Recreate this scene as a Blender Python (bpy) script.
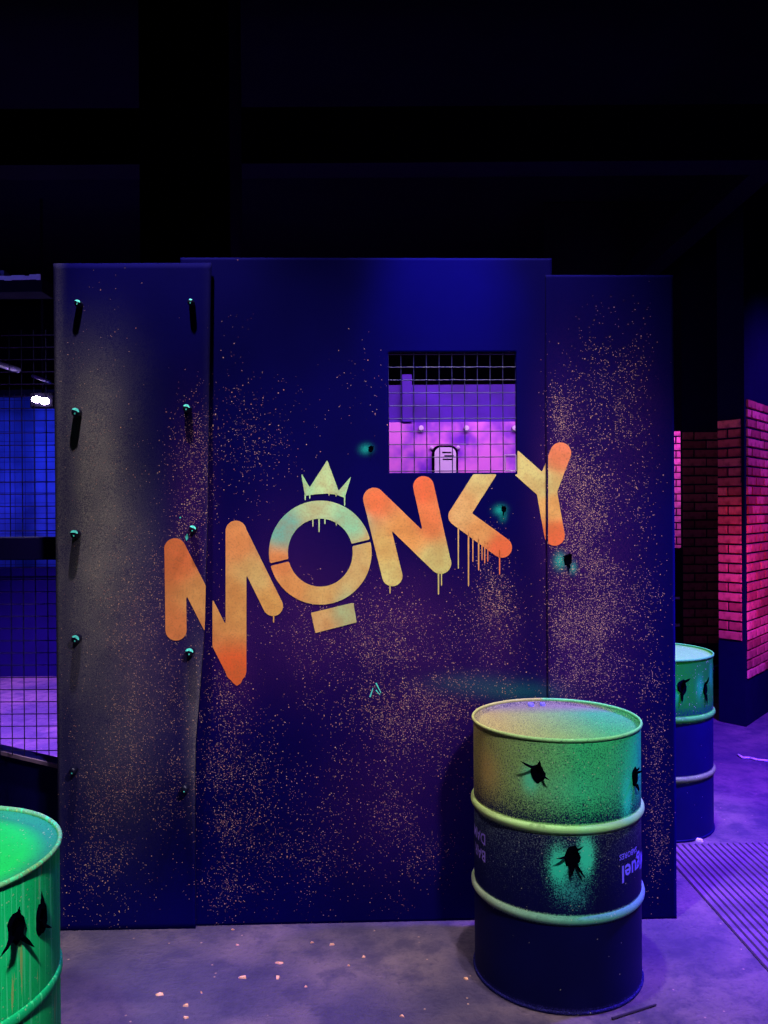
import bpy, bmesh, math, random
import numpy as np
from mathutils import Vector, Matrix
random.seed(7)
for o in list(bpy.data.objects): bpy.data.objects.remove(o, do_unlink=True)
SC = bpy.context.scene
COL = SC.collection
# ------------------------------------------------------------------ camera
F, PITCH, ROLL, H = 840.0, -0.0035, -0.0068, 1.607
CP, SP, CR, SR = math.cos(PITCH), math.sin(PITCH), math.cos(ROLL), math.sin(ROLL)
cam = bpy.data.cameras.new('camera'); cam.sensor_fit = 'VERTICAL'; cam.sensor_height = 36
cam.lens = F*36/1024; cam.clip_start = 0.05; cam.clip_end = 100
camo = bpy.data.objects.new('camera', cam); COL.objects.link(camo)
_r0, _u0, _f0 = Vector((1, 0, 0)), Vector((0, -SP, CP)), Vector((0, CP, SP))
_r, _u = _r0*CR+_u0*SR, _u0*CR-_r0*SR
camo.matrix_world = Matrix(((_r.x, _u.x, -_f0.x, 0), (_r.y, _u.y, -_f0.y, 0), (_r.z, _u.z, -_f0.z, H), (0, 0, 0, 1)))
SC.camera = camo
# ------------------------------------------------------------------ world, exposure
SC.view_settings.view_transform = 'Standard'; SC.view_settings.look = 'None'
SC.view_settings.gamma = 1.0; SC.view_settings.use_curve_mapping = False
SC.view_settings.exposure = 0.4
w = bpy.data.worlds.new('world'); SC.world = w; w.use_nodes = True
w.node_tree.nodes['Background'].inputs[0].default_value = (0.05, 0.06, 0.5, 1)
w.node_tree.nodes['Background'].inputs[1].default_value = 0.02
# ------------------------------------------------------------------ lights (ultraviolet and coloured floods of the arena, plus added unseen fills)
def aim(o, target):
    o.rotation_euler = (Vector(target)-o.location).to_track_quat('-Z', 'Y').to_euler()
def area(name, loc, target, sx, sy, col, power, spread=180):
    l = bpy.data.lights.new(name, 'AREA'); l.shape = 'RECTANGLE'; l.size = sx; l.size_y = sy
    l.color = col; l.energy = power; l.spread = math.radians(spread)
    o = bpy.data.objects.new(name, l); COL.objects.link(o); o.location = loc; aim(o, target); return o
def spot(name, loc, target, col, power, angle=60, blend=.6, r=.06):
    l = bpy.data.lights.new(name, 'SPOT'); l.color = col; l.energy = power
    l.spot_size = math.radians(angle); l.spot_blend = blend; l.shadow_soft_size = r
    o = bpy.data.objects.new(name, l); COL.objects.link(o); o.location = loc; aim(o, target); return o
UVC = (0.92, 0.80, 1.0)
spot('uv_wash_light', (-0.84, 2.62, 4.12), (-0.80, 3.2, 0.9), UVC, 250, 52, 1.0, .035)
spot('uv_wash_light', (0.50, 2.62, 4.12), (0.35, 3.2, 0.8), UVC, 270, 58, 1.0, .035)
spot('uv_key_light', (0.95, 0.55, 3.35), (0.26, 2.95, 0.92), UVC, 265, 54, .8, .10)
spot('added_left_drum_fill', (-0.55, 0.1, 2.9), (-1.08, 1.8, 0.65), (0.85, .95, .95), 260, 30, .7, .08)  # added unseen fill that brightens the left drum
spot('blue_top_light', (0.28, 2.35, 3.5), (0.24, 3.25, 2.45), (0.06, .05, 1.0), 150, 30, 1.0, .05)
spot('violet_floor_light', (2.6, 3.2, 3.3), (2.0, 4.4, 0), (0.15, .03, 1.0), 2500, 84, .8, .10)
spot('violet_front_floor_light', (-0.25, 1.5, 3.4), (-0.55, 2.55, 0), (0.16, .04, 1.0), 560, 25, .9, .10)
spot('violet_left_floor_light', (-2.6, 5.4, 3.3), (-2.7, 6.3, 0), (0.36, .13, 1.0), 3000, 80, .8, .10)
spot('red_brick_light', (2.75, 4.6, 1.0), (2.85, 6.5, 1.15), (1.0, .07, .04), 62, 52, 1.0, .06)
spot('violet_brick_light', (4.5, 5.3, 3.2), (3.0, 6.7, 1.9), (0.20, .04, 1.0), 330, 70, .8, .06)
spot('pink_brick_light', (3.0, 8.0, 2.7), (3.15, 8.95, 1.9), (1.0, .12, .85), 50, 80, .8, .06)
area('pink_booth_light', (0.55, 4.15, 2.75), (0.5, 5.15, 1.9), 1.4, 0.15, (0.72, .34, 1.0), 14, 150)
spot('added_far_drum_fill', (1.5, 3.9, 3.4), (1.45, 4.25, .8), UVC, 170, 22, .8, .08)  # added unseen fill to bring out the far drum's green
spot('added_blue_tray_fill', (-3.3, 4.6, 2.5), (-2.6, 6.2, 3.2), (.15, .15, 1.0), 22, 60, .8, .05)  # invented uplight, added to brighten the cable tray and pipes
# ------------------------------------------------------------------ helpers
def ray(px, py):
    du, dv = px-384, py-512
    a, b = du*CR+dv*SR, -du*SR+dv*CR
    return Vector((a, F*CP+b*SP, F*SP-b*CP))/F
def at(px, py, Y):
    d = ray(px, py); return Vector((0, 0, H))+d*(Y/d.y)
def floor_at(px, py):
    d = ray(px, py); return Vector((0, 0, H))+d*(-H/d.z)
def proj(p):
    x, y, z = p[0], p[1], p[2]-H
    d = y*CP+z*SP; v = -y*SP+z*CP
    u, ww = F*x/d, -F*v/d
    return 384+u*CR-ww*SR, 512+u*SR+ww*CR
def mesh(name, verts, faces, mat, parent=None, smooth=False):
    me = bpy.data.meshes.new(name); me.from_pydata([tuple(v) for v in verts], [], faces)
    me.materials.append(mat)
    if smooth:
        for p in me.polygons: p.use_smooth = True
    me.update()
    o = bpy.data.objects.new(name, me); COL.objects.link(o)
    if parent: o.parent = parent
    return o
def link_mesh(name, me, parent=None):
    o = bpy.data.objects.new(name, me); COL.objects.link(o)
    if parent: o.parent = parent
    return o
def empty(name, loc, rz=0):
    o = bpy.data.objects.new(name, None); COL.objects.link(o); o.location = loc; o.rotation_euler = (0, 0, rz)
    o.empty_display_size = .1; return o
def tag(o, label=None, cat=None, group=None, kind=None):
    if label: o['label'] = label
    if cat: o['category'] = cat
    if group: o['group'] = group
    if kind: o['kind'] = kind
    return o
class MB:
    def __init__(s): s.v = []; s.f = []
    def add(s, v, f):
        n = len(s.v); s.v += [Vector(q) for q in v]; s.f += [tuple(i+n for i in q) for q in f]; return s
    def box(s, x0, x1, y0, y1, z0, z1):
        return s.add([(x, y, z) for z in (z0, z1) for y in (y0, y1) for x in (x0, x1)],
              [(0, 2, 3, 1), (4, 5, 7, 6), (0, 1, 5, 4), (2, 6, 7, 3), (0, 4, 6, 2), (1, 3, 7, 5)])
    def tube(s, a, b, r0, r1=None, n=8, cap=True):
        a, b = Vector(a), Vector(b); r1 = r0 if r1 is None else r1
        d = (b-a).normalized(); q = d.to_track_quat('Z', 'Y')
        vs = []
        for p, r in ((a, r0), (b, r1)):
            for i in range(n):
                t = 2*math.pi*i/n; vs.append(p+q @ Vector((r*math.cos(t), r*math.sin(t), 0)))
        fs = [(i, (i+1) % n, n+(i+1) % n, n+i) for i in range(n)]
        if cap: fs += [tuple(range(n))[::-1], tuple(range(n, 2*n))]
        return s.add(vs, fs)
    def lathe(s, prof, n=96, closed=False):
        m = len(prof); vs = []
        for i in range(n):
            t = 2*math.pi*i/n
            for r, z in prof: vs.append((r*math.cos(t), r*math.sin(t), z))
        fs = []
        for i in range(n):
            j = (i+1) % n
            for k in range(m if closed else m-1):
                l = (k+1) % m; fs.append((i*m+k, j*m+k, j*m+l, i*m+l))
        return s.add(vs, fs)
    def prism(s, poly, y0, y1):      # polygon in xz, extruded in y
        n = len(poly)
        vs = [(x, y0, z) for x, z in poly]+[(x, y1, z) for x, z in poly]
        fs = [tuple(range(n)), tuple(range(n, 2*n))[::-1]]+[(i, n+i, n+(i+1) % n, (i+1) % n) for i in range(n)]
        return s.add(vs, fs)
    def build(s, name, mat, parent=None, smooth=False): return mesh(name, s.v, s.f, mat, parent, smooth)
def bevel(o, wd=.004, seg=2):
    m = o.modifiers.new('bevel', 'BEVEL'); m.width = wd; m.segments = seg; m.limit_method = 'ANGLE'; return o
def fattr(me, name, vals):
    a = me.attributes.new(name, 'FLOAT', 'POINT'); a.data.foreach_set('value', np.asarray(vals, dtype=np.float32))
def cattr(me, name, vals):
    a = me.attributes.new(name, 'FLOAT_COLOR', 'POINT')
    v = np.ones((len(vals), 4), dtype=np.float32); v[:, :3] = np.asarray(vals); a.data.foreach_set('color', v.ravel())
# ------------------------------------------------------------------ materials
class NT:
    def __init__(s, name, rough=.6, metal=0, spec=.3):
        s.m = bpy.data.materials.new(name); s.m.use_nodes = True; s.t = s.m.node_tree; s.b = s.t.nodes['Principled BSDF']
        s.b.inputs['Roughness'].default_value = rough; s.b.inputs['Metallic'].default_value = metal
        s.b.inputs['Specular IOR Level'].default_value = spec
        s.tc = s.t.nodes.new('ShaderNodeTexCoord').outputs['Object']
    def n(s, ty, **kw):
        q = s.t.nodes.new(ty)
        for k, v in kw.items(): setattr(q, k, v)
        return q
    def put(s, sock, v):
        if isinstance(v, bpy.types.NodeSocket): s.t.links.new(v, sock)
        elif v is not None:
            if sock.type == 'RGBA' and len(v) == 3: v = (*v, 1)
            sock.default_value = v
    def math(s, op, a, b=None, clamp=False):
        q = s.n('ShaderNodeMath', operation=op, use_clamp=clamp); s.put(q.inputs[0], a); s.put(q.inputs[1], b); return q.outputs[0]
    def mix(s, f, a, b, mode='MIX'):
        q = s.n('ShaderNodeMix', data_type='RGBA', blend_type=mode); s.put(q.inputs[0], f); s.put(q.inputs[6], a); s.put(q.inputs[7], b); return q.outputs[2]
    def noise(s, scale, detail=3, vec=None, rough=.5):
        q = s.n('ShaderNodeTexNoise'); q.inputs['Scale'].default_value = scale; q.inputs['Detail'].default_value = detail
        q.inputs['Roughness'].default_value = rough; s.put(q.inputs['Vector'], vec or s.tc); return q.outputs['Fac']
    def scaled(s, sc):
        q = s.n('ShaderNodeMapping'); s.put(q.inputs['Vector'], s.tc); q.inputs['Scale'].default_value = sc; return q.outputs[0]
    def vor(s, scale, vec=None):
        q = s.n('ShaderNodeTexVoronoi'); q.inputs['Scale'].default_value = scale; s.put(q.inputs['Vector'], vec or s.tc)
        sep = s.n('ShaderNodeSeparateColor'); s.put(sep.inputs[0], q.outputs['Color']); return q.outputs['Distance'], sep.outputs
    def ramp(s, v, lo, hi):
        q = s.n('ShaderNodeMapRange'); q.interpolation_type = 'SMOOTHSTEP'; s.put(q.inputs[0], v)
        q.inputs[1].default_value = lo; q.inputs[2].default_value = hi; return q.outputs[0]
    def attr(s, name):
        q = s.n('ShaderNodeAttribute', attribute_name=name); return q.outputs
    def col(s, v): s.put(s.b.inputs['Base Color'], v); return s
    def bump(s, h, dist=.002, st=.5):
        q = s.n('ShaderNodeBump'); q.inputs['Distance'].default_value = dist; q.inputs['Strength'].default_value = st
        s.put(q.inputs['Height'], h); s.t.links.new(q.outputs[0], s.b.inputs['Normal']); return s
def flat(name, c, rough=.6, metal=0, var=.25, scale=12, spec=.3):
    t = NT(name, rough, metal, spec)
    d = tuple(x*(1-var) for x in c); l = tuple(min(1, x*(1+var)) for x in c)
    t.col(t.mix(t.noise(scale), d, l)); return t.m
def emit(name, c, st):
    t = NT(name); t.put(t.b.inputs['Emission Color'], c); t.b.inputs['Emission Strength'].default_value = st; t.col(c); return t.m
M = {}
# dark blue sheet with speckled overspray
def sheet_mat():
    t = NT('sprayed_sheet_metal', .75, 0, .03)
    base = t.mix(t.noise(3.5, 4), (.0008, .0003, .046), (.0014, .0005, .080))
    hz = t.attr('haze')[2]; pk = t.attr('pink')[2]; gr = t.attr('teal')[2]; sp = t.attr('speck')[2]
    sp = t.math('MULTIPLY', sp, t.math('ADD', .30, t.math('MULTIPLY', t.ramp(t.noise(4.5, 4), .30, .68), .85)), True)
    fine = t.noise(300, 2); grain = t.ramp(fine, .30, .72); cloud = t.noise(9, 4)
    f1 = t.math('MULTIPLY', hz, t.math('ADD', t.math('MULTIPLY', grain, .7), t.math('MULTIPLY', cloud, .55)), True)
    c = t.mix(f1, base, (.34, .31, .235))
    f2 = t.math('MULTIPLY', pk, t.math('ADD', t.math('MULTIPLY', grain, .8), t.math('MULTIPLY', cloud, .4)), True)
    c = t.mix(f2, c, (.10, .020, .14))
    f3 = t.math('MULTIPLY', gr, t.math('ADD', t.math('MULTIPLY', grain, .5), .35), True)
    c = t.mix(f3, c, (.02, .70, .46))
    for sc, rad, k, cc in ((95, .26, .34, (.85, .42, .20)), (150, .34, .62, (.62, .26, .17)), (240, .40, .8, (.45, .16, .14))):
        d, cl = t.vor(sc)
        m = t.math('MULTIPLY', t.math('LESS_THAN', cl[0], t.math('MULTIPLY', t.math('POWER', sp, 1.6), k)), t.math('SUBTRACT', 1.0, t.ramp(d, rad*.6, rad)), True)
        tint = t.mix(cl[1], cc, (.85, .55, .30))
        m = t.math('MULTIPLY', m, t.math('ADD', .35, t.math('MULTIPLY', cl[2], .65)))
        c = t.mix(m, c, tint)
    t.col(c); t.bump(t.noise(60, 2), .001, .25); return t.m
M['sheet'] = sheet_mat()
def paint_mat():
    t = NT('fluorescent_spray_paint', .7, 0, .1)
    a = t.attr('paint')[0]
    n1 = t.ramp(t.noise(14, 5), .3, .7); n2 = t.noise(140, 2)
    c = t.mix(t.math('MULTIPLY', n1, .42), a, (.52, .17, .04), 'MIX')
    c = t.mix(t.math('MULTIPLY', t.ramp(n2, .45, .75), .25), c, (.25, .09, .06))
    t.col(c); return t.m
M['paint'] = paint_mat()
def drum_mat(name, drip=0.0, base=(.0022, .0028, .050)):
    t = NT(name, .6, 0, .08)
    pc = t.attr('paint')[0]; cv = t.attr('cover')[2]
    b = t.mix(t.noise(6, 4), tuple(x*.7 for x in base), tuple(x*1.4 for x in base))
    g = t.math('ADD', t.math('MULTIPLY', t.noise(230, 2), .7), t.math('MULTIPLY', t.noise(420, 1), .45))
    f = t.ramp(t.math('ADD', t.math('MULTIPLY', cv, 1.15), t.math('MULTIPLY', t.math('SUBTRACT', g, .575), 2.2)), .18, .95)
    f = t.math('MULTIPLY', f, t.ramp(cv, .0, .14))
    pc2 = t.mix(t.ramp(t.noise(22, 4), .35, .7), pc, t.mix(.5, pc, (.9, .9, .9), 'MULTIPLY'))
    c = t.mix(f, b, pc2)
    d, cl = t.vor(150)
    sm = t.math('MULTIPLY', t.math('LESS_THAN', cl[0], t.math('MULTIPLY', cv, .13)), t.math('LESS_THAN', d, .3))
    c = t.mix(t.math('MULTIPLY', sm, .45), c, (.7, .75, .45))
    if drip:
        q = t.scaled((95, 95, 3.0)); n = t.noise(1.0, 2, q)
        c = t.mix(t.math('MULTIPLY', t.ramp(n, .56, .62), drip), c, (.10, 1.0, .42))
        q2 = t.scaled((70, 70, 5)); n2 = t.noise(1.0, 2, q2)
        c = t.mix(t.math('MULTIPLY', t.ramp(n2, .66, .70), drip), c, (.55, .62, .20))
    t.col(c); t.bump(t.noise(30, 3), .002, .2); return t.m
M['drum'] = drum_mat('sprayed_drum_steel'); M['drum_drip'] = drum_mat('dripping_green_drum_steel', .8, (.002, .22, .12))
M['black'] = flat('near_black', (.0006, .0006, .003), .9, 0, .2, 12, 0)  # near black for torn holes, slots and the cover's painted shadow
M['bolt'] = flat('black_bolt_steel', (.004, .004, .02), .4, 0, .25, 12, .4)
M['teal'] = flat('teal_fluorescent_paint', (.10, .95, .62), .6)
M['wire'] = flat('dark_wire', (.012, .010, .06), .5, 0, .3)
M['wire_cyan'] = flat('pale_wire', (.05, .14, .28), .5, 0, .4)
M['dark'] = flat('black_matt_paint', (.0035, .0030, .012), .85, 0, .35, 4, .1)
M['dark_blue'] = flat('dark_blue_board', (.006, .005, .10), .7, 0, .4, 4, .05)
M['navy_rail'] = flat('navy_rail', (.006, .003, .05), .7, 0, .3, 6, .05)
M['edge'] = flat('pale_lilac_edge', (.40, .26, .42), .7, 0, .3, 30)  # pale tone paints the lit barricade edge; also on the wire loop
M['white'] = flat('white_plastic', (.85, .80, .82), .5, 0, .06)
M['print_blue'] = flat('pale_blue_print', (.20, .18, .95), .6)
M['print_lilac'] = flat('lilac_print', (.38, .26, .80), .6)
M['chip'] = flat('peach_paint_chip', (.85, .42, .22), .7, 0, .25, 40)
M['paper'] = flat('white_paper', (.75, .72, .85), .8)
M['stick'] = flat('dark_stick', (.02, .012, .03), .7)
def floor_mat():
    t = NT('scuffed_concrete', .72, 0, .25)
    n1 = t.ramp(t.noise(1.6, 6), .38, .64); n2 = t.ramp(t.noise(7, 6, None, .62), .42, .66); n3 = t.noise(60, 4)
    c = t.mix(n1, (.065, .050, .090), (.165, .118, .130)); c = t.mix(t.math('MULTIPLY', n2, .75), c, (.038, .028, .068))
    c = t.mix(t.math('MULTIPLY', t.ramp(n3, .5, .8), .6), c, (.03, .02, .06))
    d, cl = t.vor(42)
    m = t.math('MULTIPLY', t.math('LESS_THAN', cl[0], .035), t.math('LESS_THAN', d, .16))
    c = t.mix(t.math('MULTIPLY', m, .6), c, (.60, .36, .24))
    t.col(c); t.bump(t.math('ADD', n3, t.noise(14, 4)), .007, .7)
    t.put(t.b.inputs['Roughness'], t.math('ADD', .5, t.math('MULTIPLY', n2, .3))); return t.m
M['floor'] = floor_mat()
def rib_mat():
    t = NT('ribbed_patch_colour', .7, 0, .2)
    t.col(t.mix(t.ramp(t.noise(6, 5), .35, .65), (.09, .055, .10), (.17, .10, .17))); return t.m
M['rib'] = rib_mat()
def brick_mat(name, a, b):
    t = NT(name, .75, 0, .2)
    q = t.n('ShaderNodeObjectInfo'); v = t.mix(q.outputs['Random'], a, b)
    v = t.mix(t.math('MULTIPLY', t.ramp(t.noise(18, 4), .45, .75), .6), v, tuple(x*.35 for x in a))
    t.col(v); t.bump(t.noise(40, 3), .004, .5); return t.m
M['brick'] = brick_mat('red_brick', (.36, .05, .04), (.85, .19, .15))
M['brick_pale'] = brick_mat('pale_brick', (.65, .32, .5), (.85, .5, .65))
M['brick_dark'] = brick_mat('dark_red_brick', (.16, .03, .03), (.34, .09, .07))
M['mortar'] = flat('dark_mortar', (.003, .002, .022), .9, 0, .2, 12, .03)
def booth_mat():
    t = NT('mottled_booth_panel', .6, 0, .3)
    n = t.ramp(t.noise(4.6, 3), .36, .62)
    t.col(t.mix(n, (.20, .03, .60), (.95, .30, .80))); return t.m
M['booth'] = booth_mat()
M['booth_top'] = flat('violet_booth_band', (.07, .012, .34), .6, 0, .9, 5)
M['blue_wall'] = flat('blue_tarpaulin', (.10, .19, .75), .7, 0, .85, 2.6)
M['lamp'] = emit('lit_led', (.80, .62, 1.0), 30)
M['steel'] = flat('grey_blue_steel', (.10, .10, .22), .5, 0, .3)
# ------------------------------------------------------------------ room shell
def struct(name, mb, mat, label=None):
    o = mb.build(name, mat); o['kind'] = 'structure'
    if label: o['label'] = label
    return o
struct('floor', MB().box(-6, 6, -2, 11, -.1, 0), M['floor'], 'scuffed concrete floor lit violet and mauve')
struct('ceiling', MB().box(-6, 6, -2, 11, 4.3, 4.4), M['dark'], 'unlit black ceiling of the arena')
struct('wall_back', MB().box(-6, 6, 11, 11.1, 0, 4.3), M['dark'], 'black rear wall of the arena')
struct('wall_left', MB().box(-6.1, -6, -2, 11, 0, 4.3), M['dark'], 'black left wall of the arena')
struct('wall_right', MB().box(6, 6.1, -2, 11, 0, 4.3), M['dark'], 'black right wall of the arena')
struct('wall_front', MB().box(-6, 6, -2.1, -2, 0, 4.3), M['dark'], 'black wall behind the viewer')
struct('trim_1', MB().box(-6, 6, 4.5, 4.7, 3.46, 3.76), M['dark'], 'black steel beam under the ceiling')
struct('trim_2', MB().box(2.1, 2.25, 4.7, 10.9, 3.5, 3.7), M['dark'], 'black joist running to the rear')
struct('trim_3', MB().box(-1.18, -.74, 4.1, 4.45, 0, 4.3), M['dark'], 'square black column rising behind the partition')
# ------------------------------------------------------------------ partition
A = Vector((-1.258, 3.226, 0)); B = Vector((1.138, 3.297, 0))
ANG = math.atan2(B.y-A.y, B.x-A.x); DIR = (B-A).normalized(); NRM = Vector((DIR.y, -DIR.x, 0))   # towards the viewer
def wall_sz(px, py, d=0.0):
    q = ray(px, py); o = Vector((0, 0, H))
    k = (d-NRM.dot(o-A))/NRM.dot(q); p = o+q*k
    return (p-A).dot(DIR), p.z
def local(s, z, d): return Vector((s, -d, z))
def to_world(v): return A+DIR*v.x+NRM*(-v.y)+Vector((0, 0, v.z))
EDGE = [(250, 211), (400, 209), (520, 208), (640, 205), (740, 197), (850, 195), (935, 195)]
def edge_px(py): return float(np.interp(py, [e[0] for e in EDGE], [e[1] for e in EDGE]))
_ez = [(wall_sz(x, y, .03)[1], wall_sz(x, y, .03)[0]) for y, x in EDGE][::-1]
def sR(z): return float(np.interp(z, [e[0] for e in _ez], [e[1] for e in _ez]))
def d_left(s, z):
    t = max(0, min(1.05, s/sR(z)))
    g = float(np.interp(z, [0, .25, .6, 1.1, 1.5, 2.0, 2.6], [.15, .3, 1.0, 1.0, .65, .35, .25]))
    return .014+.042*g*t**2.5+.012*math.sin(math.pi*t)*g
def d_of(which, s, z): return d_left(s, z) if which == 'L' else (.022 if which == 'R' else 0.0)
def surf(which, px, py, lift=0.0):
    d = .02
    for _ in range(4):
        s, z = wall_sz(px, py, d); d = d_of(which, s, z)+lift
    return local(s, z, d)
part = empty('partition', A, ANG)
tag(part, 'dark blue sheet metal partition wall sprayed with orange and yellow MONKY graffiti', 'partition')
def gsum(px, py, L):
    return sum(a*math.exp(-((px-x)/rx)**2-((py-y)/ry)**2) for x, y, rx, ry, a in L)
SPECK = [(192, 470, 22, 75, .8), (150, 640, 45, 130, .55), (130, 780, 60, 90, .5), (240, 420, 20, 90, .30), (275, 440, 35, 50, .34),
         (228, 700, 22, 90, .62), (222, 860, 22, 70, .62), (300, 650, 60, 50, .38), (400, 640, 80, 60, .52), (430, 700, 60, 60, .7),
         (495, 600, 18, 60, .9), (380, 790, 50, 90, .45), (300, 860, 50, 60, .40), (255, 780, 40, 60, .42), (420, 850, 40, 60, .3), (500, 660, 22, 60, .55),
         (558, 430, 14, 70, .65), (568, 510, 18, 80, .75), (592, 500, 18, 130, .85), (628, 390, 22, 80, .55), (565, 640, 20, 110, .8), (602, 650, 30, 130, .65),
         (640, 560, 20, 90, .40), (655, 720, 14, 100, .8), (660, 850, 12, 60, .5), (100, 500, 40, 160, .28), (90, 860, 40, 60, .4), (360, 380, 40, 40, .18)]
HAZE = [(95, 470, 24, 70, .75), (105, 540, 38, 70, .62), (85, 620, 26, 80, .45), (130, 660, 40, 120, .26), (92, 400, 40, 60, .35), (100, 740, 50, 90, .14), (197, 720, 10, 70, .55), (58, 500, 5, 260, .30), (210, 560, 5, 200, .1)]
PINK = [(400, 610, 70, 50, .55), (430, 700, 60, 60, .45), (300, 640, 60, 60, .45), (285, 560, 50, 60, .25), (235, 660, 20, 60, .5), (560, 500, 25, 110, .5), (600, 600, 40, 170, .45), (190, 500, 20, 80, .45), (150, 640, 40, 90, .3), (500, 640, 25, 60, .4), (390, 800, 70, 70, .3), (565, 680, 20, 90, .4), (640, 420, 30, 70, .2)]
TEAL = [(520, 692, 38, 9, .16), (470, 684, 40, 10, .10), (366, 449, 5, 4, .8), (560, 561, 5, 7, 1.0), (573, 568, 3, 5, .8), (500, 510, 5, 4, 1.0), (503, 517, 3, 4, .5)]
def make_sheet(which, svals, zvals, hole=None, mapper=None):
    vs = []; fs = []; nx, nz = len(svals), len(zvals)
    for z in zvals:
        for s in svals:
            ss = mapper(s, z) if mapper else s
            vs.append(local(ss, z, d_of(which, ss, z)))
    for j in range(nz-1):
        for i in range(nx-1):
            if hole and hole[0]-1e-6 <= svals[i] and svals[i+1] <= hole[1]+1e-6 and hole[2]-1e-6 <= zvals[j] and zvals[j+1] <= hole[3]+1e-6: continue
            fs.append((j*nx+i, j*nx+i+1, (j+1)*nx+i+1, (j+1)*nx+i))
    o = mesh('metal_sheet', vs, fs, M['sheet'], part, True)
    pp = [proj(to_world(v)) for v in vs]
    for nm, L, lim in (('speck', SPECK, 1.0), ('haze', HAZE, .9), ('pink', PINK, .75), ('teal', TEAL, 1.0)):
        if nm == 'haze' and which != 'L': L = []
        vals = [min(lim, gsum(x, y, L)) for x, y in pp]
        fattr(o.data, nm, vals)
    m = o.modifiers.new('solidify', 'SOLIDIFY'); m.thickness = .008; m.offset = -1; o.data.materials.append(M['dark']); m.material_offset_rim = 1; m.material_offset = 1  # rim coloured dark so the top edges sink into shade
    return o
def cuts(a, b, step, extra=()):
    n = max(1, int(round((b-a)/step))); v = set(np.round(np.linspace(a, b, n+1), 5).tolist())
    for e in extra:
        v = {q for q in v if abs(q-e) > step*.3}; v.add(round(e, 5))
    return sorted(v)
h0 = wall_sz(389, 473); h1 = wall_sz(516, 352)
HS0, HZ0, HS1, HZ1 = round(h0[0], 5), round(h0[1], 5), round(h1[0], 5), round(h1[1], 5)
zt_c = wall_sz(400, 258)[1]; zt_r = wall_sz(610, 275, .022)[1]; zt_l = wall_sz(120, 263, .02)[1]
s_l0 = wall_sz(56, 600, .014)[0]; s_r0 = wall_sz(547.5, 600, .022)[0]; s_r1 = wall_sz(675, 600, .022)[0]
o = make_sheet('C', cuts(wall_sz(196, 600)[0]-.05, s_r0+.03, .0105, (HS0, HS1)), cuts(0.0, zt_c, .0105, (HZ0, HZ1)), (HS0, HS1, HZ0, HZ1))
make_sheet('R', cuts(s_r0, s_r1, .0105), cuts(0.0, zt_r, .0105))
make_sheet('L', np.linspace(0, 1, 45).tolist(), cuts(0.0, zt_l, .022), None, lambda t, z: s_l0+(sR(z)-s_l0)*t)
for sx in (0.05, .62, 1.22, 1.86, 2.34):       # timber studs behind the sheets
    MB().box(sx-.02, sx+.02, .012, .055, 0, 2.5).build('frame_post', M['dark'], part)
# --- graffiti pieces by marching squares
def cap(ax, ay, bx, by, r):
    def f(x, y):
        dx, dy = bx-ax, by-ay; t = np.clip(((x-ax)*dx+(y-ay)*dy)/(dx*dx+dy*dy), 0, 1)
        return np.hypot(x-ax-t*dx, y-ay-t*dy)-r
    return f
def U(*fs): return lambda x, y: np.minimum.reduce([f(x, y) for f in fs])
def I(*fs): return lambda x, y: np.maximum.reduce([f(x, y) for f in fs])
def poly(pts):
    def f(x, y):
        n = len(pts); d = np.full(np.shape(x), 1e9); ins = np.zeros(np.shape(x), bool)
        for i in range(n):
            (ax, ay), (bx, by) = pts[i], pts[(i+1) % n]
            dx, dy = bx-ax, by-ay; t = np.clip(((x-ax)*dx+(y-ay)*dy)/(dx*dx+dy*dy), 0, 1)
            d = np.minimum(d, np.hypot(x-ax-t*dx, y-ay-t*dy))
            c = ((ay > y) != (by > y)) & (x < (bx-ax)*(y-ay)/((by-ay) if by != ay else 1e-9)+ax); ins ^= c
        return np.where(ins, -d, d)
    return f
PC = [(175, 555, (1, .26, .08)), (175, 630, (.95, .33, .10)), (205, 600, (.85, .45, .13)), (236, 540, (.95, .40, .12)), (236, 600, (.85, .45, .12)), (236, 675, (1, .17, .04)),
      (258, 575, (.80, .62, .20)), (272, 605, (.88, .55, .14)), (284, 530, (.14, .66, .5)), (278, 565, (.92, .36, .11)), (318, 510, (.52, .86, .42)), (350, 520, (.30, .82, .45)),
      (360, 570, (.75, .62, .22)), (320, 597, (.82, .58, .18)), (290, 590, (.90, .45, .13)), (320, 622, (.85, .60, .22)), (345, 612, (.50, .66, .30)), (325, 482, (.58, .95, .42)), (305, 480, (.36, .92, .45)), (345, 485, (.4, .92, .45)),
      (374, 500, (1, .24, .08)), (385, 550, (.80, .62, .18)), (392, 575, (.80, .80, .26)), (405, 535, (.92, .45, .12)), (424, 487, (1, .20, .07)), (430, 520, (.98, .28, .09)), (440, 562, (.72, .78, .26)),
      (485, 478, (.82, .80, .28)), (462, 515, (.92, .62, .22)), (480, 530, (.95, .50, .15)), (502, 548, (1, .20, .07)), (522, 470, (.80, .80, .28)), (545, 487, (.72, .72, .25)), (561, 453, (1, .30, .14)), (550, 505, (.92, .55, .16)), (555, 538, (1, .20, .07))]
PX = np.array([(p[0], p[1]) for p in PC], float); PCC = np.array([p[2] for p in PC])*np.array([1, .92, .8])
def paint_col(x, y):
    w_ = 1/(((PX[:, 0]-x)**2+(PX[:, 1]-y)**2)+30)**2
    return (w_[:, None]*PCC).sum(0)/w_.sum()
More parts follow.
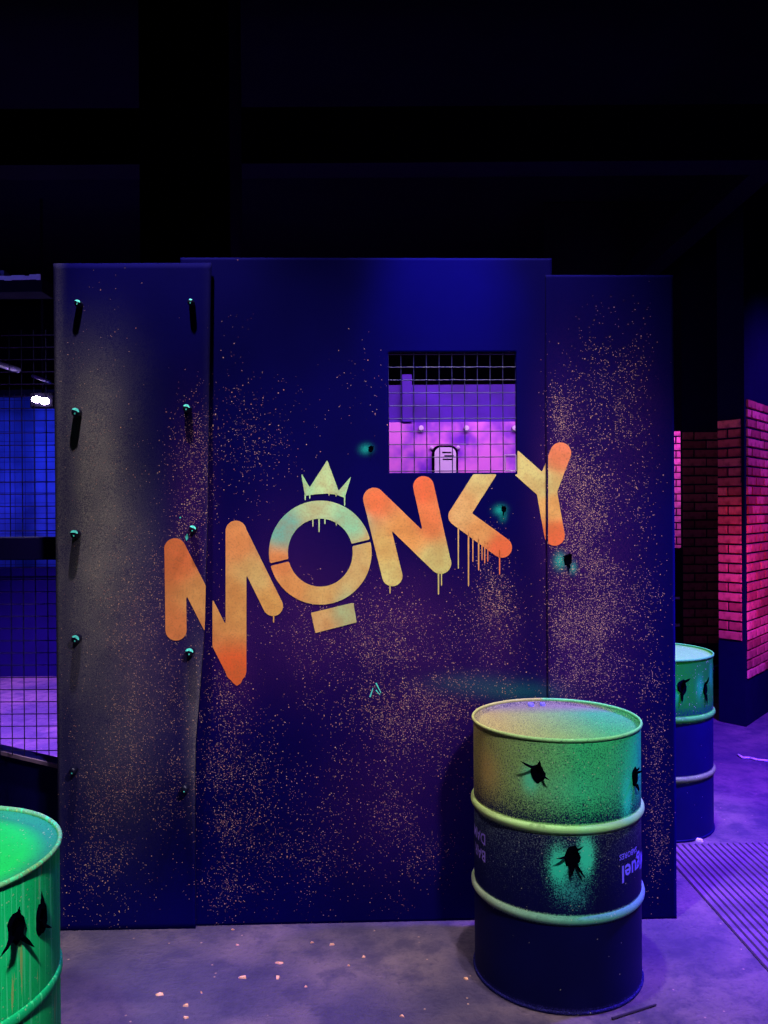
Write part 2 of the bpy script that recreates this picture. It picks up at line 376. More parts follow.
def graffiti(name, which, f, bb, drips=(), step=1.3):
    x0, y0, x1, y1 = bb
    xs = np.arange(x0, x1+step, step); ys = np.arange(y0, y1+step, step)
    X, Y = np.meshgrid(xs, ys); V = f(X, Y)
    idx = {}; vs = []; fs = []
    def vert(key, x, y):
        if key not in idx: idx[key] = len(vs); vs.append((x, y))
        return idx[key]
    for j in range(len(ys)-1):
        for i in range(len(xs)-1):
            c = [(i, j), (i+1, j), (i+1, j+1), (i, j+1)]; v = [V[b, a] for a, b in c]
            if min(v) >= 0: continue
            out = []
            for k in range(4):
                a, b = c[k], c[(k+1) % 4]; va, vb = v[k], v[(k+1) % 4]
                if va < 0: out.append(vert(a, xs[a[0]], ys[a[1]]))
                if (va < 0) != (vb < 0):
                    t = va/(va-vb); key = (min(a, b), max(a, b))
                    out.append(vert(key, xs[a[0]]+t*(xs[b[0]]-xs[a[0]]), ys[a[1]]+t*(ys[b[1]]-ys[a[1]])))
            if len(out) >= 3: fs.append(tuple(out))
    for (dx, ya, yb, wd) in drips:
        n = len(vs); wd *= .5
        vs += [(dx-wd, ya), (dx+wd, ya), (dx+wd*.8, yb-1), (dx, yb), (dx-wd*.8, yb-1)]; fs.append((n, n+1, n+2, n+3, n+4))
    o = mesh(name, [surf(which, x, y, .0015) for x, y in vs], [q[::-1] for q in fs], M['paint'], part)
    cattr(o.data, 'paint', [paint_col(x, y) for x, y in vs])
    return o
left_of = lambda xf: (lambda x, y: x-xf(y))
right_of = lambda xf: (lambda x, y: xf(y)-x)
E_ARR = lambda y: np.interp(y, [e[0] for e in EDGE], [e[1] for e in EDGE])
mM = U(cap(175, 549, 176, 630, 10.6), cap(175, 549, 235, 667, 10.8), cap(236, 531, 236, 671, 10.4), cap(236, 531, 273, 606, 10.0), poly([(226.5, 671), (245.8, 671), (241, 683), (237, 686), (232, 682)]))
graffiti('letter_m', 'L', I(mM, left_of(lambda y: E_ARR(y)-.6)), (160, 534, 212, 645))
graffiti('letter_m', 'C', I(mM, right_of(lambda y: np.full(np.shape(y), 212.5))), (208, 518, 288, 690), [(273.6, 615, 623, 1.4)])
ell = lambda cx, cy, a, b: (lambda x, y: (np.hypot((x-cx)/a, (y-cy)/b)-1)*min(a, b))
ring = lambda x, y: np.maximum(ell(320.3, 552.6, 51.3, 52)(x, y), -ell(320.3, 552.6, 32.4, 34)(x, y))
TH = math.radians(-13.5)
gap = lambda x, y: (-(x-320.3)*math.sin(TH)+(y-552.6)*math.cos(TH))
graffiti('letter_o', 'C', I(ring, lambda x, y: gap(x, y)+1.3), (266, 498, 375, 608), [(280+168/5.12, 519, 527, 1.4), (280+200/5.12, 517, 532.5, 1.5), (280+230/5.12, 518, 524.5, 1.4), (280+288/5.12, 521, 526, 1.3)])
graffiti('letter_o', 'C', I(ring, lambda x, y: 1.3-gap(x, y)), (266, 498, 375, 608))
graffiti('underline_bar', 'C', poly([(311, 612.8), (353.3, 602.6), (356.7, 622.3), (315.4, 633)]), (308, 600, 359, 635))
cz = lambda x, y: (280+x/5.12, 440+y/5.12)
crown = poly([cz(107, 165), cz(152, 243), cz(242, 103), cz(300, 260), cz(365, 186), cz(331, 297), cz(290, 280), cz(240, 274), cz(180, 278), cz(128, 286)])
graffiti('crown', 'C', crown, (299, 458, 353, 500), [(305.2, 494, 500.5, 1.5), (309.8, 494, 499, 1.4), (344.6, 494, 506, 1.5), (329, 493, 496, 1.2), (336, 493, 497, 1.2)], 1.0)
graffiti('letter_n', 'C', U(cap(373.6, 500, 392.3, 576, 10.2), cap(374, 498.5, 440.5, 563, 10.8), cap(423.5, 486.5, 440.7, 563.5, 10.4)), (360, 472, 455, 590),
         [(390, 584, 594, 1.3), (438.5, 572, 595, 1.5), (441.5, 572, 586, 1.2)])
k4 = lambda x, y: (350+x/2.954, 420+y/2.954)
graffiti('letter_k', 'C', I(U(cap(488, 469.5, 458.5, 516, 10.0), cap(458.5, 516, 501.8, 547.5, 10.2)), lambda x, y: 474.2-y), (440, 470, 516, 562),
         [(k4(a, 0)[0], k4(0, b)[1]-6, k4(0, c)[1], wd) for a, b, c, wd in ((320, 335, 440, 1.3), (350, 350, 492, 1.5), (363, 360, 420, 1.2), (380, 368, 445, 1.5), (390, 372, 415, 1.2), (398, 375, 425, 1.3), (407, 380, 420, 1.2), (442, 402, 458, 1.3))])
mY = U(cap(510, 457, 546, 489, 10.2), cap(560.6, 453, 546.5, 490, 10.6), cap(546.5, 490, 554.6, 535.5, 10.2))
notwin = lambda x, y: np.minimum(517.5-x, 474.2-y)
graffiti('letter_y', 'C', I(mY, notwin, left_of(lambda y: np.full(np.shape(y), 545.8))), (500, 440, 548, 550))
graffiti('letter_y', 'R', I(mY, right_of(lambda y: np.full(np.shape(y), 548.2))), (546, 438, 575, 550))
# --- bolts on the left sheet
def dome(r, h, n=14):
    prof = [(r, 0), (r, h*.72), (r*.86, h*.93), (r*.55, h), (0.0005, h)]
    return MB().lathe(prof, n)
bolt_me = None
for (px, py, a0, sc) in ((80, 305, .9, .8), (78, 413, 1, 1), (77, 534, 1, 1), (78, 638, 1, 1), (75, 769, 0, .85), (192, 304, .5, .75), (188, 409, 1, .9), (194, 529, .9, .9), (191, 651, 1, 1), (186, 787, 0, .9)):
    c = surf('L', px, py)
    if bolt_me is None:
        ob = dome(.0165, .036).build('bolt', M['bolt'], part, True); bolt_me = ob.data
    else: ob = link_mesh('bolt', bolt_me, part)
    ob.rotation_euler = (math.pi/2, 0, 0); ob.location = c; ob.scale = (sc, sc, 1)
    mb = MB()
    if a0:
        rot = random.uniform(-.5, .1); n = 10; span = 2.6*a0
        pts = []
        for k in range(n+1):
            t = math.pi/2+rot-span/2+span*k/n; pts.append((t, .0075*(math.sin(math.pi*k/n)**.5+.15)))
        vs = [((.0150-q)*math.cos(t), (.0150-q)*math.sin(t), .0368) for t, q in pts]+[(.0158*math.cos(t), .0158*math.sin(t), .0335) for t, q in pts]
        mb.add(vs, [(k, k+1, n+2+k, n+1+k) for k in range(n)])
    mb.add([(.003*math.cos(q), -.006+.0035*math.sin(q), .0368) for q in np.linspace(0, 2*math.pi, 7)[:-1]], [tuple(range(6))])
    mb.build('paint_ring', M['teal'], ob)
# --- torn holes
def torn_hole(parent, origin, u, v, nrm, rw, rh, spikes, seed, name='torn_hole', bend=None):
    rnd = random.Random(seed); u, v, nrm = Vector(u), Vector(v), Vector(nrm); o = Vector(origin)
    bend = bend or (lambda a, b, c: o+u*a+v*b+nrm*c)
    n = 16; vs = []; mb = MB()
    rr = [(1+rnd.uniform(-.16, .16)) for _ in range(n)]
    for lv, (k, h) in enumerate(((1.05, .0005), (.8, .006), (.45, .004))):
        for i in range(n):
            t = 2*math.pi*i/n; vs.append(bend(rw*k*rr[i]*math.cos(t), rh*k*rr[i]*math.sin(t), h))
    vs.append(bend(0, 0, .001))
    fs = [(l*n+i, l*n+(i+1) % n, (l+1)*n+(i+1) % n, (l+1)*n+i) for l in (0, 1) for i in range(n)]+[(2*n+i, 2*n+(i+1) % n, 3*n) for i in range(n)]
    mb.add(vs, fs); ob = mb.build(name, M['black'], parent)
    for (ang, ln, wd, out) in spikes:
        t = math.radians(ang); cx, cy = rw*.75*math.cos(t), rh*.75*math.sin(t)
        dx, dy = math.cos(t), math.sin(t); q = MB()
        m1 = (cx+dx*ln*.5, cy+dy*ln*.5); e = (cx+dx*ln, cy+dy*ln)
        a = bend(cx-dy*wd, cy+dx*wd, .002); b = bend(cx+dy*wd, cy-dx*wd, .002)
        c = bend(m1[0]-dy*wd*.7, m1[1]+dx*wd*.7, out*.8); d = bend(m1[0]+dy*wd*.7, m1[1]-dx*wd*.7, out*.8)
        f = bend(*e, out*1.2); g = bend(m1[0], m1[1], out*.8+.006); h = bend(cx, cy, .012)
        q.add([a, b, c, d, f, g, h], [(0, 1, 3, 2), (2, 3, 4), (0, 2, 5, 6), (1, 6, 5, 3), (2, 4, 5), (3, 5, 4), (0, 6, 1)])
        q.build('petal', M['black'], ob)
    return ob
for which, px, py, rw, rh, sp in (('R', 568, 560, .016, .024, ((150, .02, .004, .02), (60, .012, .005, .02), (-85, .016, .006, .02))),
                                  ('C', 504, 509, .009, .012, ((130, .012, .003, .012), (-100, .016, .003, .01))),
                                  ('C', 371, 449, .010, .011, ((40, .008, .003, .012),))):
    c = surf(which, px, py); torn_hole(part, c, (1, 0, 0), (0, 0, 1), (0, -1, 0), rw, rh, sp, px)
# --- teal paint streaks
for (x0, y0, x1, y1, wd) in ((370, 697, 373, 688, 1.6), (376, 683, 381, 693, 1.5), (376, 690, 380, 695, 1.3)):
    a, b = surf('C', x0, y0, .0015), surf('C', x1, y1, .0015); t = (b-a).normalized(); nn = Vector((-t.z, 0, t.x))*wd*.0019
    mesh('paint_streak', [a-nn, b-nn*.4, b+nn*.4, a+nn], [(0, 1, 2, 3)], M['teal'], part)
for (x0, y0, x1, y1, wd) in ((186.5, 541, 187.2, 533.5, 3.4), (179.3, 517.8, 181.3, 517.4, 2.0)):
    a, b = surf('L', x0, y0, .002), surf('L', x1, y1, .002); t = (b-a).normalized(); nn = Vector((-t.z, 0, t.x))*wd*.0019; m_ = (a+b)*.5
    mesh('paint_streak', [a, m_+nn*.9, b, m_-nn*.9], [(0, 3, 2, 1)], M['teal'], part)
# --- mesh over the window hole
wm = empty('window_grille', (0, 0, 0)); wm.parent = part; wm.empty_display_size = .05
me_v = MB().tube((0, 0, 0), (0, 0, 1), .0020, None, 6).build('wire', M['wire'], wm); vdata = me_v.data
hdat = MB().tube((0, 0, 0), (1, 0, 0), .0020, None, 6); first = True
pxv = [388.5+12.72*k for k in range(11)]
for k, px in enumerate(pxv):
    ob = me_v if k == 0 else link_mesh('wire', vdata, wm)
    s, z = wall_sz(px, 412, -.015); ob.location = (s, .015, HZ0-.01); ob.scale = (1, 1, HZ1-HZ0+.02)
hme = None
for k in range(11):
    py = 470-12.85*k+ (1.0 if k == 0 else 0)
    if py < 345: continue
    s, z = wall_sz(450, py, -.011)
    if hme is None: ob = hdat.build('wire', M['wire'], wm); hme = ob.data
    else: ob = link_mesh('wire', hme, wm)
    ob.location = (HS0-.01, .0108, z); ob.scale = (HS1-HS0+.02, 1, 1)
# small square loop at grille corner
lp = MB(); a = wall_sz(505, 455, -.006); b = wall_sz(516, 471, -.006)
for (x0, z0, x1, z1) in ((a[0], a[1], b[0], a[1]), (b[0], a[1], b[0], b[1]), (b[0], b[1], a[0], b[1]), (a[0], b[1], a[0], a[1])): lp.tube((x0, .006, z0), (x1, .006, z1), .0022, None, 6)
lp.build('wire_loop', M['edge'], wm)
# ------------------------------------------------------------------ booth seen through the window
YB = 5.2
bt = empty('booth_wall', (0.55, YB, 0)); tag(bt, 'pink and violet lit booth wall seen through the window grille', 'wall panel')
xa, xb = -.9, .95
zs = at(450, 422, YB).z; ztp = at(450, 384, YB).z
MB().box(xa, xb-.0, .03, .06, 0, ztp).build('upper_panel', M['booth_top'], bt)
bevel(MB().box(xa, xb, 0, .03, 0, zs).build('lower_panel', M['booth'], bt), .003)
pa = at(402, 374, YB-.03); pb = at(412, 374, YB-.03)
bevel(MB().box(pa.x-.55, pb.x-.55, -.02, .028, zs+.001, pa.z).build('post', M['booth_top'], bt), .003)
for px in (375, 421, 466, 514, 560):
    c = at(px, 428.5, YB)
    ob = link_mesh('bolt', bolt_me, bt); ob.location = (c.x-.55, 0, c.z); ob.rotation_euler = (math.pi/2, 0, 0)
    q = MB().lathe([(.016, .0365), (.009, .038), (.0005, .038)], 10); q.build('bolt_cap', M['white'], ob)
ca, cb = at(434.5, 447.5, YB-.03), at(456, 475, YB-.03)
vc = empty('vent_cover', (0, YB, 0)); tag(vc, 'white arched plastic cover with three slots on the booth wall', 'cover')
cx, hw, zt = (ca.x+cb.x)/2, (cb.x-ca.x)/2, ca.z
def arch(hw, zt, zb, r, n=6):
    p = [(cx-hw, zb), (cx+hw, zb)]
    p += [(cx+hw-r+r*math.cos(t), zt-r+r*math.sin(t)) for t in np.linspace(0, math.pi/2, n)]
    p += [(cx-hw+r+r*math.cos(t), zt-r+r*math.sin(t)) for t in np.linspace(math.pi/2, math.pi, n)]
    return p
MB().prism(arch(hw+.015, zt+.015, zt-.27, .050), -.012, -.001).build('shadow_plate', M['black'], vc)  # dark plate imitates the shadow outline around the cover
MB().prism(arch(hw, zt, zt-.262, .040), -.045, -.0125).build('cover_body', M['white'], vc)
for k, (u0, u1) in enumerate(((-.3, .55), (-.1, .78), (-.25, .7))):
    MB().box(cx+hw*u0, cx+hw*u1, -.047, -.0452, zt-.036-.021*k, zt-.028-.021*k).build('slot', M['black'], vc)
for sgn in (-1, 1):
    q = MB().lathe([(.012, 0), (.012, .02), (.006, .026), (.0005, .027)], 10).build('screw_cap', M['white'], vc, True)
    q.rotation_euler = (math.pi/2, 0, 0); q.location = (cx+sgn*(hw+.016), 0, zt-.0)
# ------------------------------------------------------------------ drums
RB, HB, HOOPS = .286, .877, (.300, .587)
def cyl_hit(c, px, py, R=RB):
    d = ray(px, py); ox, oy = -c[0], -c[1]
    a = d.x**2+d.y**2; b = 2*(ox*d.x+oy*d.y); q = ox*ox+oy*oy-R*R
    disc = max(0, b*b-4*a*q); k = (-b-math.sqrt(disc))/(2*a)
    return math.atan2(oy+k*d.y, ox+k*d.x), H+k*d.z
def adiff(a, b): return (a-b+math.pi) % (2*math.pi)-math.pi
def drum(label, c, mat, pfn, lidfn, holes, spray_spots, texts=(), hoop=.0128):
    root = empty('oil_drum', (c[0], c[1], 0)); tag(root, label, 'drum', 'steel oil drums')
    G = [(cyl_hit(c, px, py), sx, sz, amp, col) for px, py, sx, sz, amp, col in spray_spots]  # spots of sprayed paint, mostly around the torn holes
    def paint(o, lid=False):
        cols = []; cov = []
        for v in o.data.vertices:
            x, y, z = v.co; th = math.atan2(y, x)
            if lid: cc, k = lidfn(x, y)
            else:
                cc, k = pfn(th, z); cc = Vector(cc)
                for (gt, gz), sx, sz, amp, gc in G:
                    e = amp*math.exp(-(adiff(th, gt)*RB/sx)**2-((z-gz)/sz)**2)
                    if e > .01:
                        wk = e/(e+k+1e-6); cc = cc.lerp(Vector(gc), wk); k = max(k, min(1, k+e*(1-k)))
            cols.append(tuple(cc)); cov.append(k)
        cattr(o.data, 'paint', cols); fattr(o.data, 'cover', cov)
    prof = [(RB, z) for z in np.linspace(.008, HB-.008, 100)]
    paint(MB().lathe(prof, 180).build('body', mat, root, True))
    for hz in HOOPS:
        pr = [(RB-.002+hoop*max(0, math.cos(t))**.8, hz+.0138*math.sin(t)) for t in np.linspace(-math.pi/2, math.pi/2, 11)]
        paint(MB().lathe(pr, 128).build('rolling_hoop', mat, root, True))
    tor = lambda R, z, r: [(R+r*math.cos(t), z+r*1.25*math.sin(t)) for t in np.linspace(0, 2*math.pi, 11)[:-1]]
    paint(MB().lathe(tor(.2875, HB-.0065, .0048), 128, True).build('top_rim', mat, root, True))
    paint(MB().lathe(tor(.2875, .0065, .0048), 128, True).build('bottom_rim', mat, root, True))
    lidp = [(RB-.002, HB-.010), (.272, HB-.020), (.262, HB-.021)]+[(r, HB-.0195) for r in np.linspace(.25, .012, 14)]+[(.0005, HB-.0195)]
    lid = MB().lathe(lidp, 96).build('lid', M['drum'], root, True); paint(lid, True)
    for (bx, by, r) in ((-.045, .238, .012), (.0, .242, .010)):
        if r < .02 and 'scuffed' not in label: continue
        q = MB().lathe([(r, 0), (r, .008), (r*.85, .011), (.0005, .011)], 16).build('bung_cap', M['print_blue'], root, True); q.location = (bx, by, HB-.0195)
    for k, (px, py, rw, rh, sp) in enumerate(holes):
        th, z = cyl_hit(c, px, py)
        bend = lambda a, b, out, th=th, z=z: Vector(((RB+out)*math.cos(th+a/RB), (RB+out)*math.sin(th+a/RB), z+b))
        torn_hole(root, (0, 0, 0), (1, 0, 0), (0, 0, 1), (0, -1, 0), rw, rh, sp, int(px*3+py), 'torn_hole', bend)
    for (txt, px, py, size, mt, anchor, tilt) in texts:
        th, z = cyl_hit(c, px, py)
        cu = bpy.data.curves.new('t', 'FONT'); cu.body = txt; cu.size = size; cu.align_x = anchor; cu.align_y = 'CENTER'
        cu.resolution_u = 2; cu.offset = size*.018
        to = bpy.data.objects.new('t', cu); COL.objects.link(to)
        bpy.context.view_layer.update(); me = bpy.data.meshes.new_from_object(to.evaluated_get(bpy.context.evaluated_depsgraph_get()))
        bpy.data.objects.remove(to)
        for v in me.vertices:
            a, b = -v.co.x, -v.co.y               # the drum stands upside down
            v.co = Vector(((RB+.0012)*math.cos(th+a/RB), (RB+.0012)*math.sin(th+a/RB), z+b))
        me.materials.clear(); me.materials.append(mt); link_mesh('printed_lettering', me, root)
    return root
GRN, YEL, TEA = (.05, .72, .20), (.58, .50, .11), (.02, 1.0, .50)
c1 = (.5955, 2.94)
def p1(th, z):
    a = adiff(th, -math.pi/2)       # 0 faces the viewer, + to the right
    t = max(0, min(1, (a+1.25)/1.3)); col = Vector(YEL).lerp(Vector(GRN), t)
    if a > .5: col = col.lerp(Vector((.02, .90, .30)), min(1, (a-.5)/.5))
    if abs(z-HOOPS[1]) < .019: return col.lerp(Vector((.50, .85, .26)), .6), .95
    if abs(z-HOOPS[0]) < .019: return Vector((.36, .46, .24)).lerp(Vector((.12, .52, .30)), t).lerp(Vector((.16, .34, .42)), max(0, a-.4)), .85
    if z > HB-.016: return col.lerp(Vector((.42, .62, .22)), .4), .80
    if z < .02: return (.06, .05, .32), .3
    if z > .6: return col, float(np.interp(z, [.6, .64, .70, .87], [.20, .43, .60, .68]))
    if z > .3: return (.22, .30, .26), float(np.interp(z, [.32, .45, .56], [.04, .12, .26]))*(1.35-.55*t)
    return (.05, .03, .15), .03
def l1(x, y):
    t = max(0, min(1, (x+.2)/.35)); col = Vector((.50, .44, .14)).lerp(Vector((.08, .58, .16)), t)
    r = math.hypot(x, y)
    if y > .12: col = col.lerp(Vector((.30, .27, .20)), min(1, (y-.12)/.1))
    return col, .62 if r < .27 else .5
drum('scuffed oil drum sprayed yellow-green on its upper third, against the graffiti partition', c1, M['drum'], p1, l1,
     [(538, 773, .021, .030, ((140, .045, .006, .030), (75, .026, .008, .02), (-15, .028, .004, .02))), (634.5, 777, .018, .030, ((165, .025, .005, .02), (95, .015, .008, .015), (30, .015, .006, .015), (-85, .025, .008, .012))),
      (572, 857, .024, .036, ((178, .034, .005, .02), (-55, .050, .005, .015), (50, .030, .005, .02), (-95, .025, .010, .015)))],
     [(530, 780, .022, .035, .95, TEA), (627, 797, .024, .06, .95, TEA), (634, 760, .05, .06, .5, (.02, .9, .3)), (559, 866, .030, .055, 1.2, TEA), (586, 856, .026, .058, 1.2, TEA), (572, 893, .055, .05, .45, (.02, .5, .4)), (488, 770, .05, .06, .5, (.85, .45, .12)), (575, 790, .12, .05, .25, (.05, .85, .4))],
     [('Miguel', 621, 874, .078, M['print_blue'], 'RIGHT', 0), ('SABORES', 619, 857.5, .026, M['print_blue'], 'RIGHT', 0),
      ('BAR', 486, 857, .052, M['print_lilac'], 'LEFT', 0), ('DAM', 486, 840, .052, M['print_lilac'], 'LEFT', 0)])
c2 = (-1.008, 1.80)
def p2(th, z):
    if z > HB-.016: return (.22, .58, .26), .8
    if abs(z-HOOPS[1]) < .019: return (.01, .66, .24), .88
    return (.006, .85, .24), .92
def l2(x, y):
    r = math.hypot(x, y); k = max(0, min(1, (r-.22)/.04)); return Vector((.02, .80, .16)).lerp(Vector((.03, .36, .20)), k), .95-.1*k  # green darkens towards the rim, painting the rim's shadow on the lid
drum('bright green oil drum covered in running paint, at the mesh fence', c2, M['drum_drip'], p2, l2,
     [(16, 928, .020, .032, ((95, .025, .005, .012), (205, .045, .006, .02), (-55, .040, .006, .015))), (41, 919, .019, .031, ((95, .04, .005, .004), (165, .012, .004, .012), (-50, .012, .004, .012)))],
     [(12, 945, .03, .04, .9, (.02, 1, .35)), (40, 938, .025, .035, .9, (.02, 1, .30))], (), .007)
c3 = (1.373, 4.30)
def p3(th, z):
    if abs(z-HOOPS[1]) < .019: return (.05, .58, .05), .9
    if abs(z-HOOPS[0]) < .019: return (.16, .30, .10), .8
    if z > HB-.016: return (.06, .55, .08), .8
    if z > .6: return (.006, .42, .015), float(np.interp(z, [.6, .66, .87], [.35, .75, .85]))
    return (.02, .03, .1), .04
drum('oil drum with dull green top and pale blue hoop, behind the partition end', c3, M['drum'], p3, lambda x, y: ((.14, .60, .10), .85),
     [(682, 687, .022, .036, ((165, .03, .008, .03), (60, .03, .01, .03), (-95, .05, .009, .01))), (705, 689, .016, .034, ((95, .04, .008, .02), (-90, .05, .009, .01), (170, .02, .008, .02))), (713.3, 672, .016, .03, ((95, .02, .008, .02),))],
     [(676, 694, .03, .04, .9, (.01, .9, .14)), (700, 688, .02, .045, .9, (.01, .9, .14)), (711, 675, .02, .05, .8, (.01, .9, .14))])
# ------------------------------------------------------------------ left: fence on a low box, blue wall behind
YF = 3.44
bx = empty('low_barricade', (-1.30, 3.33, 0), math.radians(180-31.5))
zb = .605
bevel(MB().box(-.015, 1.1, -.05, 0, 0, zb-.02).build('body', M['dark_blue'], bx), .004)
bevel(MB().box(-.015, 1.1, -.06, .004, zb-.0195, zb).build('top_board', M['dark_blue'], bx), .002)
MB().box(-.015, 1.1, .0042, .012, zb-.014, zb+.001).build('lit_edge_strip', M['edge'], bx)  # pale strip paints light along the top front edge
tag(bx, 'low dark blue boarded barricade with pale strip for its lit top edge under the mesh fence', 'barricade')
def fence(name, label, x0, x1, Y, z0, z1, step, rails, wm_, posts, grp=None):
    f = empty(name, ((x0+x1)/2, Y, z0)); tag(f, label, 'fence', grp); ox = (x0+x1)/2
    vd = hd = None
    x = x0
    while x <= x1+1e-6:
        if vd is None: ob = MB().tube((0, 0, 0), (0, 0, z1-z0), .0021, None, 5).build('wire', wm_, f); vd = ob.data
        else: ob = link_mesh('wire', vd, f)
        ob.location = (x-ox, 0, 0); x += step
    z = z0+step*.4
    while z <= z1:
        if hd is None: ob = MB().tube((x0-ox, 0, 0), (x1-ox, 0, 0), .0021, None, 5).build('wire', wm_, f); hd = ob.data
        else: ob = link_mesh('wire', hd, f)
        ob.location = (0, -.0042, z-z0); z += step
    for (a, b) in rails: bevel(MB().box(x0-ox, x1-ox, -.045, -.008, a-z0, b-z0).build('rail', M['navy_rail'], f), .003)
    for (a, b) in rails: MB().box(x0-ox, x1-ox, -.044, -.009, b-z0+.0002, b-z0+.004).build('rail_edge', M['steel'], f)
    for p in posts: bevel(MB().box(p-.02-ox, p+.02-ox, .004, .044, -z0, z1-z0).build('post', M['dark'], f), .003)
    return f
ra, rb_ = at(27, 560, YF-.045).z, at(27, 538, YF-.045).z
fence('mesh_fence', 'wire mesh fence with dark blue middle rail beside the partition', -2.03, -1.30, YF, zb+.003, 2.35, .05, [(ra, rb_)], M['wire'], [-2.0, -1.295])
fence('mesh_fence', 'far wire mesh fence standing in front of the blue wall', -5.2, -2.9, 8.2, 1.05, 2.75, .10, [(.98, 1.06)], M['wire'], [])
MB_ = MB().box(-5.2, -2.9, 8.18, 8.24, 0, .98).build('shade_sheet', M['navy_rail']); tag(MB_, 'added dark blue sheet for the shade on the lower backdrop', 'shade sheet')  # dark sheet stands in for shade on the lower backdrop
YL = 8.6
bw = empty('blue_backdrop', (-3.4, YL, 0)); tag(bw, 'vertically folded blue tarpaulin backdrop under the violet lamp', 'backdrop')
mb = MB(); n = 90; zt0, zt1 = 0.0, 2.78
xs = np.linspace(-2.4, 2.0, n); vs = []
for zz in (zt0, zt1):
    for i, x in enumerate(xs): vs.append((x, .05*math.sin(x*9+1.3*math.sin(x*3)), zz))
mb.add(vs, [(i, i+1, n+i+1, n+i) for i in range(n-1)])
o = mb.build('sheet', M['blue_wall'], bw, True); m = o.modifiers.new('s', 'SOLIDIFY'); m.thickness = .01
MB().box(-2.4, 2.0, -.1, .1, zt1, zt1+.06).build('top_rail', M['dark'], bw)
lamp_p = at(40, 400, 7.2)
lf = empty('flood_lamp', lamp_p); tag(lf, 'small violet flood lamp glowing white over the blue backdrop', 'lamp')
bevel(MB().box(-.10, .10, .03, .09, -.06, .07).build('housing', M['dark'], lf), .005)
for k, (dx, dz) in enumerate(((-.036, .009), (.034, -.008))):
    q = MB().lathe([(.0005, .0), (.024, .002), (.036, .012), (.036, .02)], 14).build('led', M['lamp'], lf, True)
    q.rotation_euler = (math.pi/2, 0, 0); q.location = (dx, .03, dz); q.scale = (1.15, .85, 1)
    q.location.y = .0305
MB().tube((0, .06, .07), (0, .06, 4.3-lamp_p.z), .012).build('drop_rod', M['dark'], lf)
l = bpy.data.lights.new('flood_lamp_light', 'SPOT'); l.color = (.06, .09, 1.0); l.energy = 60; l.spot_size = math.radians(130); l.spot_blend = .8; l.shadow_soft_size = .05
lo = bpy.data.objects.new('flood_lamp_light', l); COL.objects.link(lo); lo.location = lamp_p+Vector((0, .12, -.05)); aim(lo, lamp_p+Vector((-.1, 1.4, -.75)))
# pipes near the lamp and tray above
for (x0, y0, x1, y1, Y0, Y1, r, nm, lb) in ((-40, 352, 18, 370, 6.2, 7.0, .025, 'pipe', 'blue lit pipe sloping below the ceiling, thicker of two'), (33, 376, 50, 382, 6.9, 7.3, .014, 'pipe', 'thin blue lit pipe end above the violet lamp')):
    q = MB().tube(at(x0, y0, Y0), at(x1, y1, Y1), r, None, 10).build(nm, M['steel'], None, True); tag(q, lb, 'pipe')
ct = empty('cable_tray', (-2.75, 6.0, at(20, 281.5, 6.0).z)); tag(ct, 'long cable tray with ragged pale upper edge under the ceiling', 'cable tray')
MB().box(-2.5, .36, -.10, .10, -.10, 0).build('tray', M['dark'], ct)
mb = MB(); xx = -2.5
while xx < .34:
    wl = random.uniform(.03, .09); hh = random.uniform(.008, .022)
    mb.box(xx, min(.36, xx+wl), -.11, -.1005, -.012-random.uniform(0, .01), hh); xx += wl
mb.build('tape_edge', M['paper'], ct)
MB().box(-1.2, .09, -.09, .0, .001, .055).build('cable_bundle', M['steel'], ct)
for q in (-2.3, -.9): MB().tube((q, 0, 0), (q, 0, 4.3-ct.location.z), .008).build('hanger_rod', M['dark'], ct)
# ------------------------------------------------------------------ right: brick walls
def brick_face(parent, org, dirv, length, z0, z1, mat, pitch=.071, bl=.215, depth=.05, nrm=None, skip=None, seed=1):
    rnd = random.Random(seed); d = Vector(dirv).normalized(); n_ = Vector(nrm).normalized()
    cache = {}; row = 0; z = z0
    ang = math.atan2(d.y, d.x)
    while z+pitch <= z1+1e-6:
        x = -(bl/2 if row % 2 else 0)
        while x < length-1e-6:
            a, b = max(0, x), min(length, x+bl)
            if b-a > .03 and not (skip and skip(a, b, z)):
                wd = round(b-a-.011, 4)
                if wd not in cache:
                    e = .004; h_ = pitch-.011
                    mb = MB().add([(0, 0, 0), (wd, 0, 0), (wd, 0, h_), (0, 0, h_), (e, -.014, e), (wd-e, -.014, e), (wd-e, -.014, h_-e), (e, -.014, h_-e)],
                                  [(4, 5, 6, 7), (0, 1, 5, 4), (1, 2, 6, 5), (2, 3, 7, 6), (3, 0, 4, 7)])
                    me = bpy.data.meshes.new('brick'); me.from_pydata([tuple(v) for v in mb.v], [], mb.f); me.materials.append(mat); cache[wd] = me
                ob = link_mesh('brick', cache[wd], parent)
                p = Vector(org)+d*(a+.0055)+n_*rnd.uniform(-.003, .003)
                ob.location = (p.x, p.y, z+.0055); ob.rotation_euler = (0, 0, ang if (d.x*n_.y-d.y*n_.x) < 0 else ang+math.pi)
                if (d.x*n_.y-d.y*n_.x) >= 0: ob.location = (p.x+d.x*wd, p.y+d.y*wd, z+.0055)
            x += bl
        z += pitch; row += 1
C0 = floor_at(746, 727); CRt = floor_at(768, 712); dr = Vector((CRt.x-C0.x, CRt.y-C0.y, 0)).normalized()
dl = Vector((-dr.y, dr.x, 0)); dl = Vector((-.62, .78, 0)).normalized()
pil = empty('brick_pier', (C0.x, C0.y, 0)); tag(pil, 'red brick pier with corner towards the ribbed floor patch, black at its foot', 'brick pier')
LR, LL = 1.3, .21
q0 = Vector((0, 0, 0)); q1 = dr*LR; q3 = dl*LL; q2 = q1+Vector((-.2, .9, 0)); q4 = q3+Vector((.5, 1.0, 0))
